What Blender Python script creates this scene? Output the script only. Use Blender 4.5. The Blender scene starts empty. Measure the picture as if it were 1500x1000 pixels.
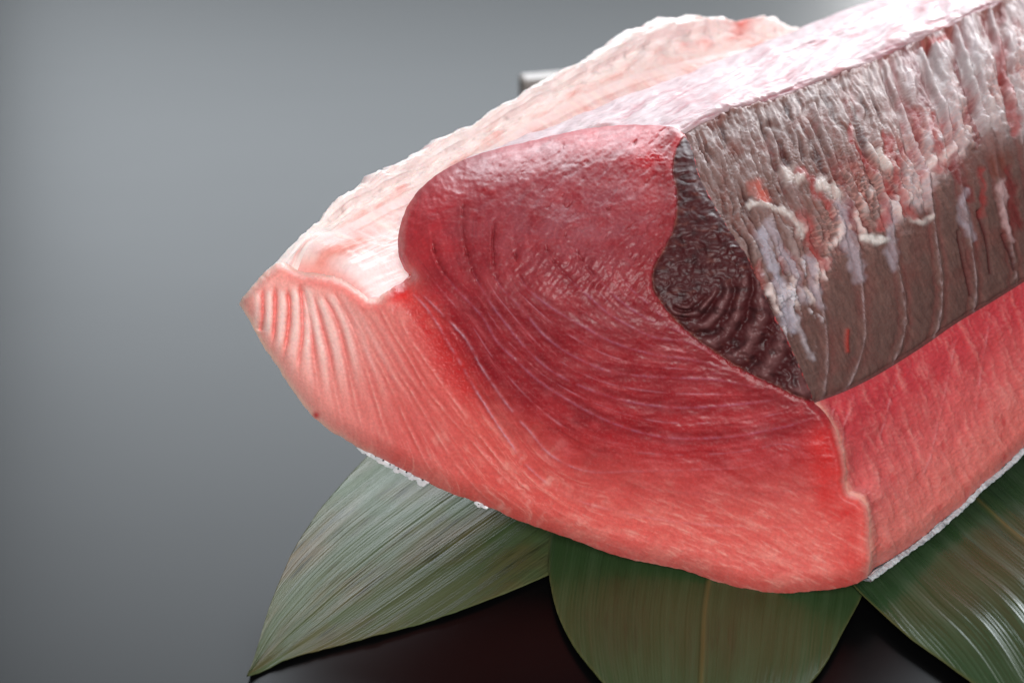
import bpy, math, random
import numpy as np
from mathutils import Vector

rng = np.random.default_rng(7)
random.seed(7)
SC = bpy.context.scene
COL = SC.collection
RAD = math.radians

# ------------------------------------------------------------------ camera
PITCH = RAD(27.0); HCAM = 0.40; FPX = 2917.0
CAM = np.array([0.0, -HCAM / math.tan(PITCH), HCAM])
FWD = np.array([0.0, math.cos(PITCH), -math.sin(PITCH)])
UPV = np.array([0.0, math.sin(PITCH), math.cos(PITCH)])
cd = bpy.data.cameras.new('camera'); cam = bpy.data.objects.new('camera', cd); COL.objects.link(cam)
cam.location = CAM; cam.rotation_euler = (math.pi / 2 - PITCH, 0, 0)
cd.sensor_width = 36.0; cd.lens = 36.0 * FPX / 1500.0
cd.clip_start = 0.01; cd.clip_end = 100
cd.dof.use_dof = True; cd.dof.focus_distance = 0.71; cd.dof.aperture_fstop = 10.0
SC.camera = cam

# ------------------------------------------------------------------ world, lamps, exposure
w = bpy.data.worlds.new('World'); SC.world = w; w.use_nodes = True
bg = w.node_tree.nodes['Background']
bg.inputs[0].default_value = (0.86, 0.93, 1.0, 1); bg.inputs[1].default_value = 0.10

def area(name, loc, target, sx, sy, power, color=(1, 1, 1)):
    d = bpy.data.lights.new(name, 'AREA'); d.shape = 'RECTANGLE'; d.size = sx; d.size_y = sy
    d.energy = power; d.color = color
    o = bpy.data.objects.new(name, d); COL.objects.link(o)
    o.location = loc
    o.rotation_euler = (Vector(target) - Vector(loc)).to_track_quat('-Z', 'Y').to_euler()
    return o
area('back_softbox', (0.36, 2.5, 1.62), (0.0, 0.2, 0.0), 3.0, 1.64, 144.0, (0.87, 0.94, 1.0))
area('back_right_fill', (1.22, 2.4, 0.72), (0.1, 0.3, 0.05), 1.3, 1.1, 62.0, (1.0, 0.99, 0.98))  # unseen lamp, added to brighten the far right of the table
area('overhead_softbox', (0.25, 0.40, 1.40), (0.15, 0.10, 0.05), 1.0, 0.8, 4.5, (1.0, 0.99, 0.98))
area('front_fill', (-0.05, -1.75, 1.00), (0.1, 0.15, 0.05), 1.1, 0.8, 37.0, (1.0, 0.985, 0.975))

SC.view_settings.view_transform = 'Standard'; SC.view_settings.look = 'None'
SC.view_settings.exposure = 0.0; SC.view_settings.gamma = 1.0
SC.view_settings.use_curve_mapping = False
SC.render.engine = 'CYCLES'
SC.render.resolution_x = 1024; SC.render.resolution_y = 682

# ------------------------------------------------------------------ projection helpers
def rays(x, y):
    x = np.asarray(x, float); y = np.asarray(y, float)
    rx = (x - 750.0) / FPX; ru = (500.0 - y) / FPX
    return np.stack([rx, FWD[1] + ru * UPV[1], FWD[2] + ru * UPV[2]], -1)
def to_px(P):
    d = P - CAM
    f = d @ FWD
    return 750.0 + FPX * d[..., 0] / f, 500.0 - FPX * (d @ UPV) / f
def on_table(x, y, z=0.0):
    r = rays(x, y)
    t = (z - CAM[2]) / r[..., 2]
    return CAM + r * t[..., None]

# ------------------------------------------------------------------ curves, noise
def spline(pts, step=5.0):
    """Catmull-Rom through pts, resampled about every `step` units."""
    p = np.asarray(pts, float)
    if len(p) < 3:
        n = max(2, int(np.hypot(*(p[1] - p[0])) / step) + 1)
        return p[0] + (p[1] - p[0]) * np.linspace(0, 1, n)[:, None]
    q = np.vstack([2 * p[0] - p[1], p, 2 * p[-1] - p[-2]])
    out = []
    for i in range(1, len(q) - 2):
        a, b, c, d = q[i - 1], q[i], q[i + 1], q[i + 2]
        n = max(2, int(np.linalg.norm(c - b) / step) + 1)
        t = np.linspace(0, 1, n, endpoint=False)[:, None]
        out.append(0.5 * (2 * b + (c - a) * t + (2 * a - 5 * b + 4 * c - d) * t ** 2 + (3 * b - a - 3 * c + d) * t ** 3))
    out.append(p[-1:])
    return np.vstack(out)

def dist(x, y, poly, margin=60.0):
    """distance to a polyline and the arc length of the nearest point; inf beyond margin"""
    shp = x.shape; x = x.ravel(); y = y.ravel()
    D = np.full(x.size, 1e9); S = np.zeros(x.size)
    sel = np.where((x > poly[:, 0].min() - margin) & (x < poly[:, 0].max() + margin) &
                   (y > poly[:, 1].min() - margin) & (y < poly[:, 1].max() + margin))[0]
    if sel.size:
        xs, ys = x[sel], y[sel]; dd = np.full(sel.size, 1e9); ss = np.zeros(sel.size); acc = 0.0
        for (ax, ay), (bx, by) in zip(poly[:-1], poly[1:]):
            ex, ey = bx - ax, by - ay; l2 = ex * ex + ey * ey
            if l2 < 1e-9: continue
            t = np.clip(((xs - ax) * ex + (ys - ay) * ey) / l2, 0, 1)
            d = np.hypot(xs - ax - t * ex, ys - ay - t * ey)
            m = d < dd
            dd[m] = d[m]; l = math.sqrt(l2); ss[m] = acc + t[m] * l; acc += l
        D[sel] = dd; S[sel] = ss
    return D.reshape(shp), S.reshape(shp)

def inside(x, y, poly):
    shp = x.shape; x = x.ravel(); y = y.ravel(); r = np.zeros(x.size, bool)
    for (ax, ay), (bx, by) in zip(poly, np.roll(poly, -1, 0)):
        if ay == by: continue
        c = ((ay > y) != (by > y))
        r ^= c & (x < (bx - ax) * (y - ay) / (by - ay) + ax)
    return r.reshape(shp)

PERM = np.concatenate([rng.permutation(512)] * 3)
GA = rng.uniform(0, 2 * math.pi, 512); GX = np.cos(GA); GY = np.sin(GA)
def perlin(x, y, seed=0):
    x = np.asarray(x, float) + seed * 17.31; y = np.asarray(y, float) + seed * 9.77
    xi = np.floor(x).astype(int); yi = np.floor(y).astype(int)
    xf = x - xi; yf = y - yi
    u = xf ** 3 * (xf * (xf * 6 - 15) + 10); v = yf ** 3 * (yf * (yf * 6 - 15) + 10)
    def g(i, j):
        h = PERM[(PERM[(xi + i) & 511] + yi + j) & 511]
        return GX[h] * (xf - i) + GY[h] * (yf - j)
    a = g(0, 0); b = g(1, 0); c = g(0, 1); d = g(1, 1)
    return 1.5 * ((a + (b - a) * u) + ((c + (d - c) * u) - (a + (b - a) * u)) * v)
def fbm(x, y, o=4, seed=0, gain=0.5):
    r = 0; a = 1.0; f = 1.0; n = 0
    for i in range(o):
        r = r + a * perlin(x * f, y * f, seed + i * 3); n += a; a *= gain; f *= 2.03
    return r / n
def sstep(a, b, x):
    t = np.clip((x - a) / (b - a), 0, 1); return t * t * (3 - 2 * t)
def gauss(d, s): return np.exp(-(d / s) ** 2)
def mix(a, b, f):
    f = np.asarray(f)[..., None]; return a * (1 - f) + np.asarray(b, float) * f
def srgb(r, g, b):
    c = np.array([r, g, b]) / 255.0
    return np.where(c <= 0.04045, c / 12.92, ((c + 0.055) / 1.055) ** 2.4)
def flat(x, c): return np.broadcast_to(c, x.shape + (3,)).copy()

# ------------------------------------------------------------------ meshes and tags
def tag(o, label=None, cat=None, group=None, kind=None):
    if label: o['label'] = label
    if cat: o['category'] = cat
    if group: o['group'] = group
    if kind: o['kind'] = kind
    return o
def empty(name, loc=(0, 0, 0)):
    o = bpy.data.objects.new(name, None); COL.objects.link(o); o.location = loc; o.empty_display_size = 0.02
    return o
def mesh(name, V, F, mat, parent=None, attrs=None, smooth=True):
    V = np.asarray(V, np.float32); F = np.asarray(F, np.int32)
    me = bpy.data.meshes.new(name)
    k = F.shape[1]
    me.vertices.add(len(V)); me.vertices.foreach_set('co', V.ravel())
    me.loops.add(F.size); me.loops.foreach_set('vertex_index', F.ravel())
    me.polygons.add(len(F))
    me.polygons.foreach_set('loop_start', np.arange(0, F.size, k, dtype=np.int32))
    me.polygons.foreach_set('loop_total', np.full(len(F), k, np.int32))
    me.polygons.foreach_set('use_smooth', np.full(len(F), smooth))
    for n, a in (attrs or {}).items():
        a = np.asarray(a, np.float32)
        if a.ndim == 2:
            at = me.attributes.new(n, 'FLOAT_COLOR', 'POINT')
            at.data.foreach_set('color', np.hstack([a, np.ones((len(a), 1), np.float32)]).ravel())
        else:
            at = me.attributes.new(n, 'FLOAT', 'POINT'); at.data.foreach_set('value', a)
    me.update(calc_edges=True); me.validate()
    me.materials.append(mat)
    o = bpy.data.objects.new(name, me); COL.objects.link(o)
    if parent: o.parent = parent
    return o
def compact(V, F, attrs):
    u, inv = np.unique(F, return_inverse=True)
    return V[u], inv.reshape(F.shape), {k: a[u] for k, a in attrs.items()}
def gridfaces(n, m):
    i = np.arange(n * m).reshape(n, m)
    return np.stack([i[:-1, :-1], i[1:, :-1], i[1:, 1:], i[:-1, 1:]], -1).reshape(-1, 4)

# ------------------------------------------------------------------ materials
def nodemat(name):
    m = bpy.data.materials.new(name); m.use_nodes = True
    nt = m.node_tree; b = nt.nodes['Principled BSDF']
    return m, nt, b
def flesh_mat(name, rough=0.38, sss=0.25, radius=(0.004, 0.0012, 0.0008), bump=0.25, grain=900.0, coat=0.25, gvar=0.12, spec=0.5):
    m, nt, b = nodemat(name); N = nt.nodes; L = nt.links
    at = N.new('ShaderNodeAttribute'); at.attribute_name = 'Col'
    gl = N.new('ShaderNodeAttribute'); gl.attribute_name = 'dry'
    tc = N.new('ShaderNodeTexCoord')
    n1 = N.new('ShaderNodeTexNoise'); n1.inputs['Scale'].default_value = grain; n1.inputs['Detail'].default_value = 4
    n2 = N.new('ShaderNodeTexNoise'); n2.inputs['Scale'].default_value = grain * 0.22; n2.inputs['Detail'].default_value = 5
    L.new(tc.outputs['Object'], n1.inputs['Vector']); L.new(tc.outputs['Object'], n2.inputs['Vector'])
    mr = N.new('ShaderNodeMapRange'); mr.inputs[1].default_value = 0.25; mr.inputs[2].default_value = 0.75
    mr.inputs[3].default_value = 1 - gvar; mr.inputs[4].default_value = 1 + gvar
    L.new(n1.outputs['Fac'], mr.inputs[0])
    mu = N.new('ShaderNodeMixRGB'); mu.blend_type = 'MULTIPLY'; mu.inputs[0].default_value = 1
    L.new(at.outputs['Color'], mu.inputs[1]); L.new(mr.outputs[0], mu.inputs[2])
    L.new(mu.outputs[0], b.inputs['Base Color'])
    ro = N.new('ShaderNodeMapRange'); ro.inputs[1].default_value = 0.3; ro.inputs[2].default_value = 0.7
    ro.inputs[3].default_value = rough - 0.1; ro.inputs[4].default_value = rough + 0.12
    L.new(n2.outputs['Fac'], ro.inputs[0])
    ad = N.new('ShaderNodeMath'); ad.operation = 'ADD'; ad.use_clamp = True
    L.new(ro.outputs[0], ad.inputs[0]); L.new(gl.outputs['Fac'], ad.inputs[1])
    L.new(ad.outputs[0], b.inputs['Roughness'])
    b.inputs['Subsurface Weight'].default_value = sss
    b.inputs['Subsurface Radius'].default_value = tuple(v / 0.004 for v in radius)
    b.inputs['Subsurface Scale'].default_value = 0.004
    b.inputs['Specular IOR Level'].default_value = spec
    b.inputs['Coat Weight'].default_value = coat; b.inputs['Coat Roughness'].default_value = 0.22
    ma = N.new('ShaderNodeMath'); ma.operation = 'MULTIPLY_ADD'; ma.inputs[1].default_value = 2.5
    L.new(n2.outputs['Fac'], ma.inputs[0]); L.new(n1.outputs['Fac'], ma.inputs[2])
    bp = N.new('ShaderNodeBump'); bp.inputs['Strength'].default_value = bump; bp.inputs['Distance'].default_value = 0.0006
    L.new(ma.outputs[0], bp.inputs['Height'])
    L.new(bp.outputs[0], b.inputs['Normal']); L.new(bp.outputs[0], b.inputs['Coat Normal'])
    return m
M_LEAN = flesh_mat('lean_flesh', rough=0.43, bump=0.08, coat=0.12, spec=0.35)
M_FAT = flesh_mat('fatty_flesh', rough=0.42, sss=0.4, bump=0.14, coat=0.12, spec=0.4)
M_DARK = flesh_mat('dark_flesh', rough=0.45, sss=0.0, bump=0.06, coat=0.06, spec=0.28)
M_DSIDE = flesh_mat('dark_side_flesh', rough=0.52, sss=0.1, bump=0.3, coat=0.04, spec=0.22)
M_MEMB = flesh_mat('membrane', rough=0.48, sss=0.2, bump=0.2, gvar=0.06, coat=0.06, spec=0.3)
M_SKIN = flesh_mat('skin', rough=0.45, sss=0.1, bump=0.8, gvar=0.25)

def table_mat():
    m, nt, b = nodemat('table_lacquer'); N = nt.nodes; L = nt.links
    b.inputs['Base Color'].default_value = (0.0022, 0.0023, 0.0025, 1)
    b.inputs['IOR'].default_value = 1.5; b.inputs['Specular IOR Level'].default_value = 0.08
    tc = N.new('ShaderNodeTexCoord'); n = N.new('ShaderNodeTexNoise'); n.inputs['Scale'].default_value = 7; n.inputs['Detail'].default_value = 6
    mp = N.new('ShaderNodeMapping'); mp.inputs['Scale'].default_value = (1, 3, 1); mp.inputs['Rotation'].default_value = (0, 0, 0.15)
    L.new(tc.outputs['Object'], mp.inputs[0]); L.new(mp.outputs[0], n.inputs['Vector'])
    r = N.new('ShaderNodeMapRange'); r.inputs[3].default_value = 0.27; r.inputs[4].default_value = 0.29
    L.new(n.outputs['Fac'], r.inputs[0]); L.new(r.outputs[0], b.inputs['Roughness'])
    return m

# ------------------------------------------------------------------ the table
def build_table():
    x0, x1, y0, y1, th = -1.6, 1.8, -1.1, 3.2, 0.03
    b = 0.004
    V = [(x0 + b, y0 + b, 0), (x1 - b, y0 + b, 0), (x1 - b, y1 - b, 0), (x0 + b, y1 - b, 0),
         (x0, y0, -b), (x1, y0, -b), (x1, y1, -b), (x0, y1, -b),
         (x0, y0, -th), (x1, y0, -th), (x1, y1, -th), (x0, y1, -th)]
    F = [(0, 1, 2, 3)] + [(i, i + 4, (i + 1) % 4 + 4, (i + 1) % 4) for i in range(4)] + \
        [(i + 4, i + 8, (i + 1) % 4 + 8, (i + 1) % 4 + 4) for i in range(4)] + [(11, 10, 9, 8)]
    o = mesh('table', V, F, table_mat(), smooth=False)
    tag(o, 'dark glossy lacquered table top under the fish and leaves', kind='structure')
build_table()

# ================================================================== THE TUNA BLOCK
# the cut plane: through the point where the block touches the leaves, turned 17 degrees, leaning back
PHI = RAD(17.0); LEAN = RAD(12.0); AXA = RAD(43.0)
G0 = on_table(np.array(1120.0), np.array(868.0), 0.0085)
UH = np.array([-math.cos(PHI), math.sin(PHI), 0.0])
NB = np.array([math.sin(PHI), math.cos(PHI), 0.0])
WV = math.cos(LEAN) * np.array([0, 0, 1.0]) + math.sin(LEAN) * NB
PN = np.cross(UH, WV)
AX = np.array([math.sin(AXA), math.cos(AXA), 0.0])

# outline of the cut face (photo measurements), in runs between the long edges of the block
O_TIPRIM = [(350, 445), (358, 432), (368, 421), (380, 407), (392, 395), (404, 386)]
O_RIMIN = [(404, 386), (414, 384), (424, 388), (436, 396)]
O_CAV = [(436, 396), (458, 400), (482, 403), (506, 411), (526, 426), (543, 438), (556, 434), (570, 424), (586, 416), (600, 403)]
O_LOIN = [(600, 403), (591, 392), (584, 372), (583, 348), (588, 324), (598, 300), (616, 276), (640, 256), (676, 236), (720, 220),
          (780, 206), (830, 194), (870, 187), (920, 183), (965, 184), (990, 188), (1003, 196)]
O_DARK = [(1003, 196), (1014, 220), (1026, 262), (1046, 300), (1070, 340), (1092, 372), (1112, 414), (1132, 458), (1152, 496), (1170, 534), (1184, 566), (1193, 590)]
O_PINK = [(1193, 590), (1208, 604), (1222, 626), (1231, 652), (1238, 684), (1238, 706), (1242, 722), (1256, 728), (1268, 740), (1273, 760), (1273, 790), (1275, 820), (1270, 846)]
O_BOT = [(1270, 846), (1250, 856), (1216, 863), (1170, 867), (1120, 868), (1080, 862), (1040, 848), (1000, 834), (960, 826), (920, 818), (880, 806), (840, 790), (800, 776),
         (760, 762), (720, 744), (690, 732), (650, 718), (620, 702), (590, 688), (560, 672), (530, 658), (500, 640), (480, 628), (455, 606), (436, 582), (418, 556), (402, 530), (384, 504), (366, 470), (350, 445)]
RUNS = [('tiprim', O_TIPRIM), ('rimin', O_RIMIN), ('cav', O_CAV), ('loin', O_LOIN), ('dark', O_DARK), ('pink', O_PINK), ('bot', O_BOT)]
def ragged(p, amp, f, seed):
    """small uneven wobble of an outline, ends held"""
    s = np.r_[0, np.cumsum(np.hypot(*np.diff(p, axis=0).T))]
    e = np.minimum(1, np.minimum(s, s[-1] - s) / 10.0)
    return p + np.stack([fbm(s * f, s * 0, 3, seed), fbm(s * f, s * 0 + 50, 3, seed + 5)], -1) * (amp * e)[:, None]
RP = {n: ragged(spline(p, 2.0), {'tiprim': 2.0, 'rimin': 1.5, 'cav': 3.0, 'loin': 1.2, 'dark': 2.5, 'pink': 1.4, 'bot': 1.6}[n], 0.09, i * 11) for i, (n, p) in enumerate(RUNS)}
OUT = np.vstack([RP[n][:-1] for n, _ in RUNS])
# the calm outline that the long sides settle to a little way behind the cut
RS = {n: spline(p, 0.7) for n, p in RUNS}
RS['pink'] = spline([(1193, 590), (1212, 630), (1230, 690), (1248, 750), (1262, 805), (1270, 846)], 0.7)
RS['dark'] = spline([(1003, 196), (1046, 300), (1100, 400), (1152, 500), (1193, 590)], 0.7)

# muscle lines of the cut face
LEANL = [  # pale sheets in the lean meat, around the dark meat
    [(905, 396), (920, 419), (944, 440), (974, 467), (1000, 484)],
    [(835, 352), (863, 395), (887, 419), (908, 440), (938, 461), (965, 474), (1010, 492), (1050, 520)],
    [(790, 340), (809, 380), (839, 413), (866, 437), (890, 458), (920, 476), (959, 494), (1010, 502), (1060, 528)],
    [(752, 330), (757, 390), (770, 419), (797, 443), (824, 461), (857, 479), (884, 495), (920, 509), (962, 520), (1020, 528), (1085, 548)],
    [(725, 310), (722, 360), (728, 410), (755, 443), (776, 467), (797, 491), (824, 512), (851, 527), (878, 539), (914, 548), (980, 553), (1050, 556), (1120, 570)],
    [(680, 280), (678, 340), (692, 395), (716, 440), (740, 473), (764, 503), (794, 533), (821, 551), (860, 569), (905, 584), (950, 593), (1004, 597), (1080, 592), (1150, 584)],
    [(630, 330), (640, 380), (665, 419), (704, 461), (728, 500), (752, 524), (788, 557), (824, 581), (860, 602), (899, 620), (950, 636), (1004, 642), (1080, 638), (1160, 622), (1200, 608)],
]
FATL = [
    [(612, 425), (640, 452), (680, 494), (704, 536), (728, 572), (755, 608), (776, 632), (809, 668), (860, 690), (930, 690), (1010, 688), (1090, 684), (1150, 668)],
    [(599, 425), (620, 446), (638, 470), (659, 506), (677, 536), (692, 563), (716, 602), (740, 638), (780, 690), (840, 730), (920, 752), (1000, 765), (1100, 772), (1200, 770)],
    [(585, 462), (597, 490), (630, 538), (660, 580), (684, 612), (716, 655), (760, 705), (820, 750), (880, 776), (960, 796), (1060, 812), (1160, 816)],
    [(552, 442), (579, 493), (600, 526), (624, 568), (660, 612), (693, 648), (730, 690), (780, 735), (830, 768), (900, 800), (980, 820)],
    [(528, 451), (558, 499), (582, 541), (609, 584), (642, 640), (676, 690), (720, 735), (770, 760)],
    [(507, 442), (534, 490), (552, 526), (576, 574), (597, 622), (627, 682), (650, 714)],
    [(489, 427), (516, 478), (531, 520), (546, 571), (564, 628), (585, 680)],
    [(474, 433), (492, 466), (504, 508), (516, 568), (530, 625), (536, 655)],
    [(459, 433), (471, 475), (483, 520), (489, 562), (501, 622), (504, 640)],
    [(444, 422), (452, 460), (458, 500), (464, 548), (470, 596), (474, 620)],
]
FOLDL = [
    [(439, 416), (442, 448), (443, 490), (438, 530), (440, 574)],
    [(421, 424), (424, 451), (421, 490), (412, 540)],
    [(403, 421), (403, 454), (401, 490), (396, 512)],
    [(385, 424), (385, 460), (381, 485)],
    [(370, 432), (370, 462)],
]
LEANL = [spline(l, 6) for l in LEANL]; FATL = [spline(l, 6) for l in FATL]; FOLDL = [spline(l, 5) for l in FOLDL]
ALLL = [l for l in LEANL] + FATL + FOLDL
P_DARK = spline([(1003, 196), (990, 216), (984, 246), (990, 290), (986, 330), (972, 362), (956, 392), (954, 418), (964, 440), (984, 466), (1014, 494), (1050, 520), (1090, 545), (1130, 564), (1166, 582), (1193, 590)], 4)
DARKPOLY = np.vstack([P_DARK[:-1], RP['dark'][::-1][:-1]])
P_LF = spline([(600, 403), (612, 425), (640, 480), (690, 565), (760, 632), (850, 690), (960, 716), (1080, 724), (1170, 716), (1238, 706)], 5)
LEANPOLY = np.vstack([P_LF[:-1], RP['pink'][:60][RP['pink'][:60, 1] < 706][::-1], RP['dark'][::-1], RP['loin'][::-1][1:-1]])
BANDL = spline([(590, 425), (622, 470), (655, 525), (690, 590), (712, 640)], 6)

def psi_field(x, y):
    """smooth number that is constant along the muscle lines (streak direction)"""
    num = np.zeros(x.size); den = np.zeros(x.size)
    for k, l in enumerate(ALLL):
        for p in l[::3]:
            wgt = 1.0 / ((x - p[0]) ** 2 + (y - p[1]) ** 2 + 60.0) ** 2
            num += wgt * k; den += wgt
    psi = num / den
    alt = (y - 0.40 * x - 0.00016 * (x - 900) ** 2) / 32.0 + 16
    b = sstep(800, 960, x) * sstep(650, 735, y)
    return psi, alt, b

def face_detail(x, y):
    """height (metres, outwards), colour, dryness of the cut face at photo-measured points"""
    h = np.zeros(x.size)
    psi, psa, pb = psi_field(x, y)
    two = lambda f: f(psi) * (1 - pb) + f(psa) * pb
    wob = 3.0 * fbm(x / 26, y / 26, 3, 40)
    xw, yw = x + wob, y + 3.0 * fbm(x / 26, y / 26, 3, 47)
    # ---- where is lean, fatty, dark
    dlf, _ = dist(x, y, P_LF, 400)
    lean_in = inside(x, y, LEANPOLY)
    sd = np.where(lean_in, dlf, -dlf)
    width = 28 + 45 * sstep(650, 900, x) + 14 * fbm(x / 40, y / 40, 3, 3)
    fl = sstep(-width, width, sd + 14 * fbm(x / 55, y / 35, 4, 9))
    ddk, _ = dist(x, y, P_DARK, 400)
    dk_in = inside(x + 4 * fbm(x / 11, y / 11, 3, 43), y + 4 * fbm(x / 11, y / 11, 3, 45), DARKPOLY)
    sdk = np.where(dk_in, ddk, -ddk)
    fd = sstep(-1.0, 3.5, sdk + 1.5 * fbm(x / 8, y / 8, 2, 49))
    dout, _ = dist(x, y, np.vstack([OUT, OUT[:1]]), 80); dout = np.minimum(dout, 80)
    # ---- colours
    c = flat(x, srgb(214, 98, 93))
    left = 1 - sstep(420, 640, x + 0.25 * (y - 550))
    c = mix(c, srgb(242, 162, 152), left)
    c = mix(c, srgb(216, 88, 80), sstep(600, 720, x) * (1 - sstep(740, 800, y - 0.12 * (x - 700))) * 0.75)
    c = mix(c, srgb(214, 96, 88), sstep(900, 1100, x) * 0.6)
    streak = two(lambda p: fbm(p * 2.6 + 0.5 * fbm(x / 60, y / 60, 3, 23), (x * 0.8 + y) / 90, 5, 21, 0.55)) * (0.55 + 0.9 * np.clip(fbm(x / 80, y / 80, 2, 27) + 0.25, 0, 1))
    streak2 = two(lambda p: fbm(p * 2.4 + 8, (x + y) / 240, 3, 25))
    fine = fbm(x / 5.0, y / 5.0, 3, 31)
    c = mix(c, srgb(240, 170, 156), np.clip(streak * 0.75 + 0.16 * fine, 0, 1) * 0.8)
    c = mix(c, srgb(200, 58, 56), np.clip(-streak * 0.55 - 0.04 + 0.25 * np.clip(streak2, 0, 1), 0, 1) * (1 - 0.6 * left))
    fb = two(lambda p: fbm(p * 5 + 0.6 * fbm(x / 40, y / 40, 2, 33), (x * 0.8 + y * 0.6) / 34, 4, 35, 0.6))
    c = mix(c, srgb(244, 184, 170), np.clip(fb * 1.0 - 0.10, 0, 0.36) * sstep(560, 700, y + 0.1 * (x - 700)))
    c = mix(c, srgb(196, 62, 58), np.clip(-fb * 1.0 - 0.12, 0, 0.5) * sstep(560, 700, y))
    c = mix(c, srgb(236, 160, 146), np.clip(fbm(x / 60, y / 30, 4, 37) * 1.0 - 0.1, 0, 0.22) * sstep(690, 780, y - 0.1 * (x - 900)))
    lc = flat(x, srgb(148, 28, 37))
    lc = mix(lc, srgb(176, 40, 44), sstep(520, 690, y) * 0.8)
    lc = mix(lc, srgb(192, 46, 54), (1 - sstep(585, 720, x)) * 0.9)
    lc = mix(lc, srgb(186, 40, 50), (1 - sstep(190, 250, y - 0.0 * x)) * sstep(640, 800, x))
    blotch = fbm(x / 70, y / 55, 4, 61)
    lc = mix(lc, srgb(126, 30, 38), np.clip(blotch * 0.9, 0, 0.7))
    lc = mix(lc, srgb(186, 66, 70), np.clip(-blotch * 0.8, 0, 0.6))
    lc = mix(lc, srgb(186, 84, 88), np.clip(streak * 0.55, 0, 0.45))
    lc = mix(lc, srgb(120, 22, 30), np.clip(-streak * 0.5, 0, 0.4))
    fl2 = two(lambda p: fbm(p * 5 + 0.5 * fbm(x / 50, y / 50, 2, 65), (x * 0.8 + y * 0.6) / 70, 4, 67, 0.6))
    lc = mix(lc, srgb(196, 92, 98), np.clip(fl2 * 1.1 - 0.12, 0, 0.5) * sstep(380, 450, y))
    lc = mix(lc, srgb(118, 20, 28), np.clip(-fl2 * 1.1 - 0.12, 0, 0.5))
    sheen_tint = gauss(np.hypot((x - 835) * 0.62, y - 318), 105) * np.clip(0.75 + 1.1 * fbm(x / 34, y / 26, 4, 63), 0, 1)
    lc = mix(lc, srgb(158, 100, 110), sheen_tint * 0.42)  # grey sheen of the upper lean, painted into its colour
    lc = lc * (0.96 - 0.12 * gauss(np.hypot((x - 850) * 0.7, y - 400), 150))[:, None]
    half = np.abs(psi - np.floor(psi) - 0.5)
    lc = mix(lc, srgb(186, 118, 132), gauss(half, 0.07) * (1 - sstep(800, 960, x) * sstep(640, 700, y)) * np.clip(fbm(x / 40, y / 40, 3, 69) * 1.3 + 0.15, 0, 0.5) * sstep(390, 450, y) * (psi < 7.2))
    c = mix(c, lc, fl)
    # saturated red, wet band beside the notch and along the right corner
    db, sb = dist(x, y, BANDL, 90)
    nb = np.clip(gauss(db, 24 + 8 * fine) * (1 - sstep(150, 235, sb)), 0, 1)
    c = mix(c, srgb(196, 30, 34), np.clip(nb * (0.68 + 0.4 * fbm(x / 14, y / 14, 3, 71)), 0, 1))
    dpk, spk = dist(x, y, RP['pink'], 120)
    rednear = gauss(np.abs(dpk - 26), 24) * sstep(8, 60, spk)
    c = mix(c, srgb(198, 30, 28), np.clip(rednear * (0.75 + 0.5 * fbm(x / 25, y / 25, 3, 73)) * (1 - 0.45 * sstep(150, 215, spk)), 0, 0.92))
    c = mix(c, srgb(238, 150, 140), gauss(dpk, 5.0) * sstep(30, 60, spk) * 0.65)
    # crystalline wet grain
    cry = fbm(x / 3.4, y / 3.4, 2, 81)
    c = mix(c, srgb(226, 150, 150), np.clip((cry - 0.2) * 1.5, 0, 0.4) * np.clip(0.3 * fl + 0.5 * nb, 0, 1) * 0.8)
    # ---- relief
    h += 0.00012 * streak + 0.00008 * fine + 0.00005 * fb
    h += fl * (0.0008 * fbm(xw / 60, yw / 36, 3, 91) + 0.0002 * np.abs(fbm(x / 15, y / 9, 3, 95)))
    h -= nb * 0.0014; h += nb * 0.0005 * np.abs(cry)
    # upper lean: wrinkled, torn furrows running down to the left
    wr = fl * (1 - sstep(380, 470, y - 0.25 * (x - 800)))
    rx = (x * 0.78 + y * 0.62); ry = (-x * 0.62 + y * 0.78)
    wk = fbm((rx + 5 * fbm(x / 30, y / 30, 2, 7)) / 9.0, ry / 34.0, 4, 101)
    h += wr * (0.0007 * wk * sstep(640, 820, x) + 0.0004 * fbm(x / 11, y / 11, 3, 105))
    tear = np.clip(-wk - 0.38, 0, 1) * wr * sstep(680, 860, x)
    c = mix(c, srgb(120, 16, 24), np.clip(tear * 3.0, 0, 0.8)); h -= 0.0011 * np.clip(tear * 3, 0, 1)
    rgh = fbm(x / 6.5, y / 6.5, 3, 109)
    for k, l in enumerate(LEANL):
        d, s = dist(x, y, l, 30)
        m = d < 28
        if not m.any(): continue
        j = fbm(s / 22, s * 0 + k * 7, 3, 111 + k)
        end = sstep(0, 40, s) * sstep(0, 40, np.clip((np.hypot(*np.diff(l, axis=0).T).sum()) - s, 0, 40))
        vis = np.clip(0.62 + 1.1 * j, 0.0, 1) * end * sstep(385, 440, y)
        dj = np.abs(d + 1.2 * j + 2.2 * rgh)
        c = mix(c, srgb(172, 116, 140), gauss(dj, 1.2 + 1.5 * np.clip(j + 0.3, 0, 1)) * vis * 0.62 * np.clip(0.75 + rgh, 0, 1))
        c = mix(c, srgb(116, 22, 30), gauss(d - 6, 4.0) * end * 0.35)
        h += 0.0001 * gauss(dj, 2.6) * vis - 0.00012 * gauss(np.abs(d - 4.0), 4.0) * end * np.clip(0.5 + j, 0, 1)
        up = (1 - sstep(385, 440, y)) * end
        c = mix(c, srgb(110, 10, 18), gauss(dj, 2.0) * up * np.clip(0.55 + 1.4 * j, 0, 1) * 0.9)
        h -= 0.0017 * gauss(dj, 2.6) * up * np.clip(0.55 + 1.4 * j, 0, 1)
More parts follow.
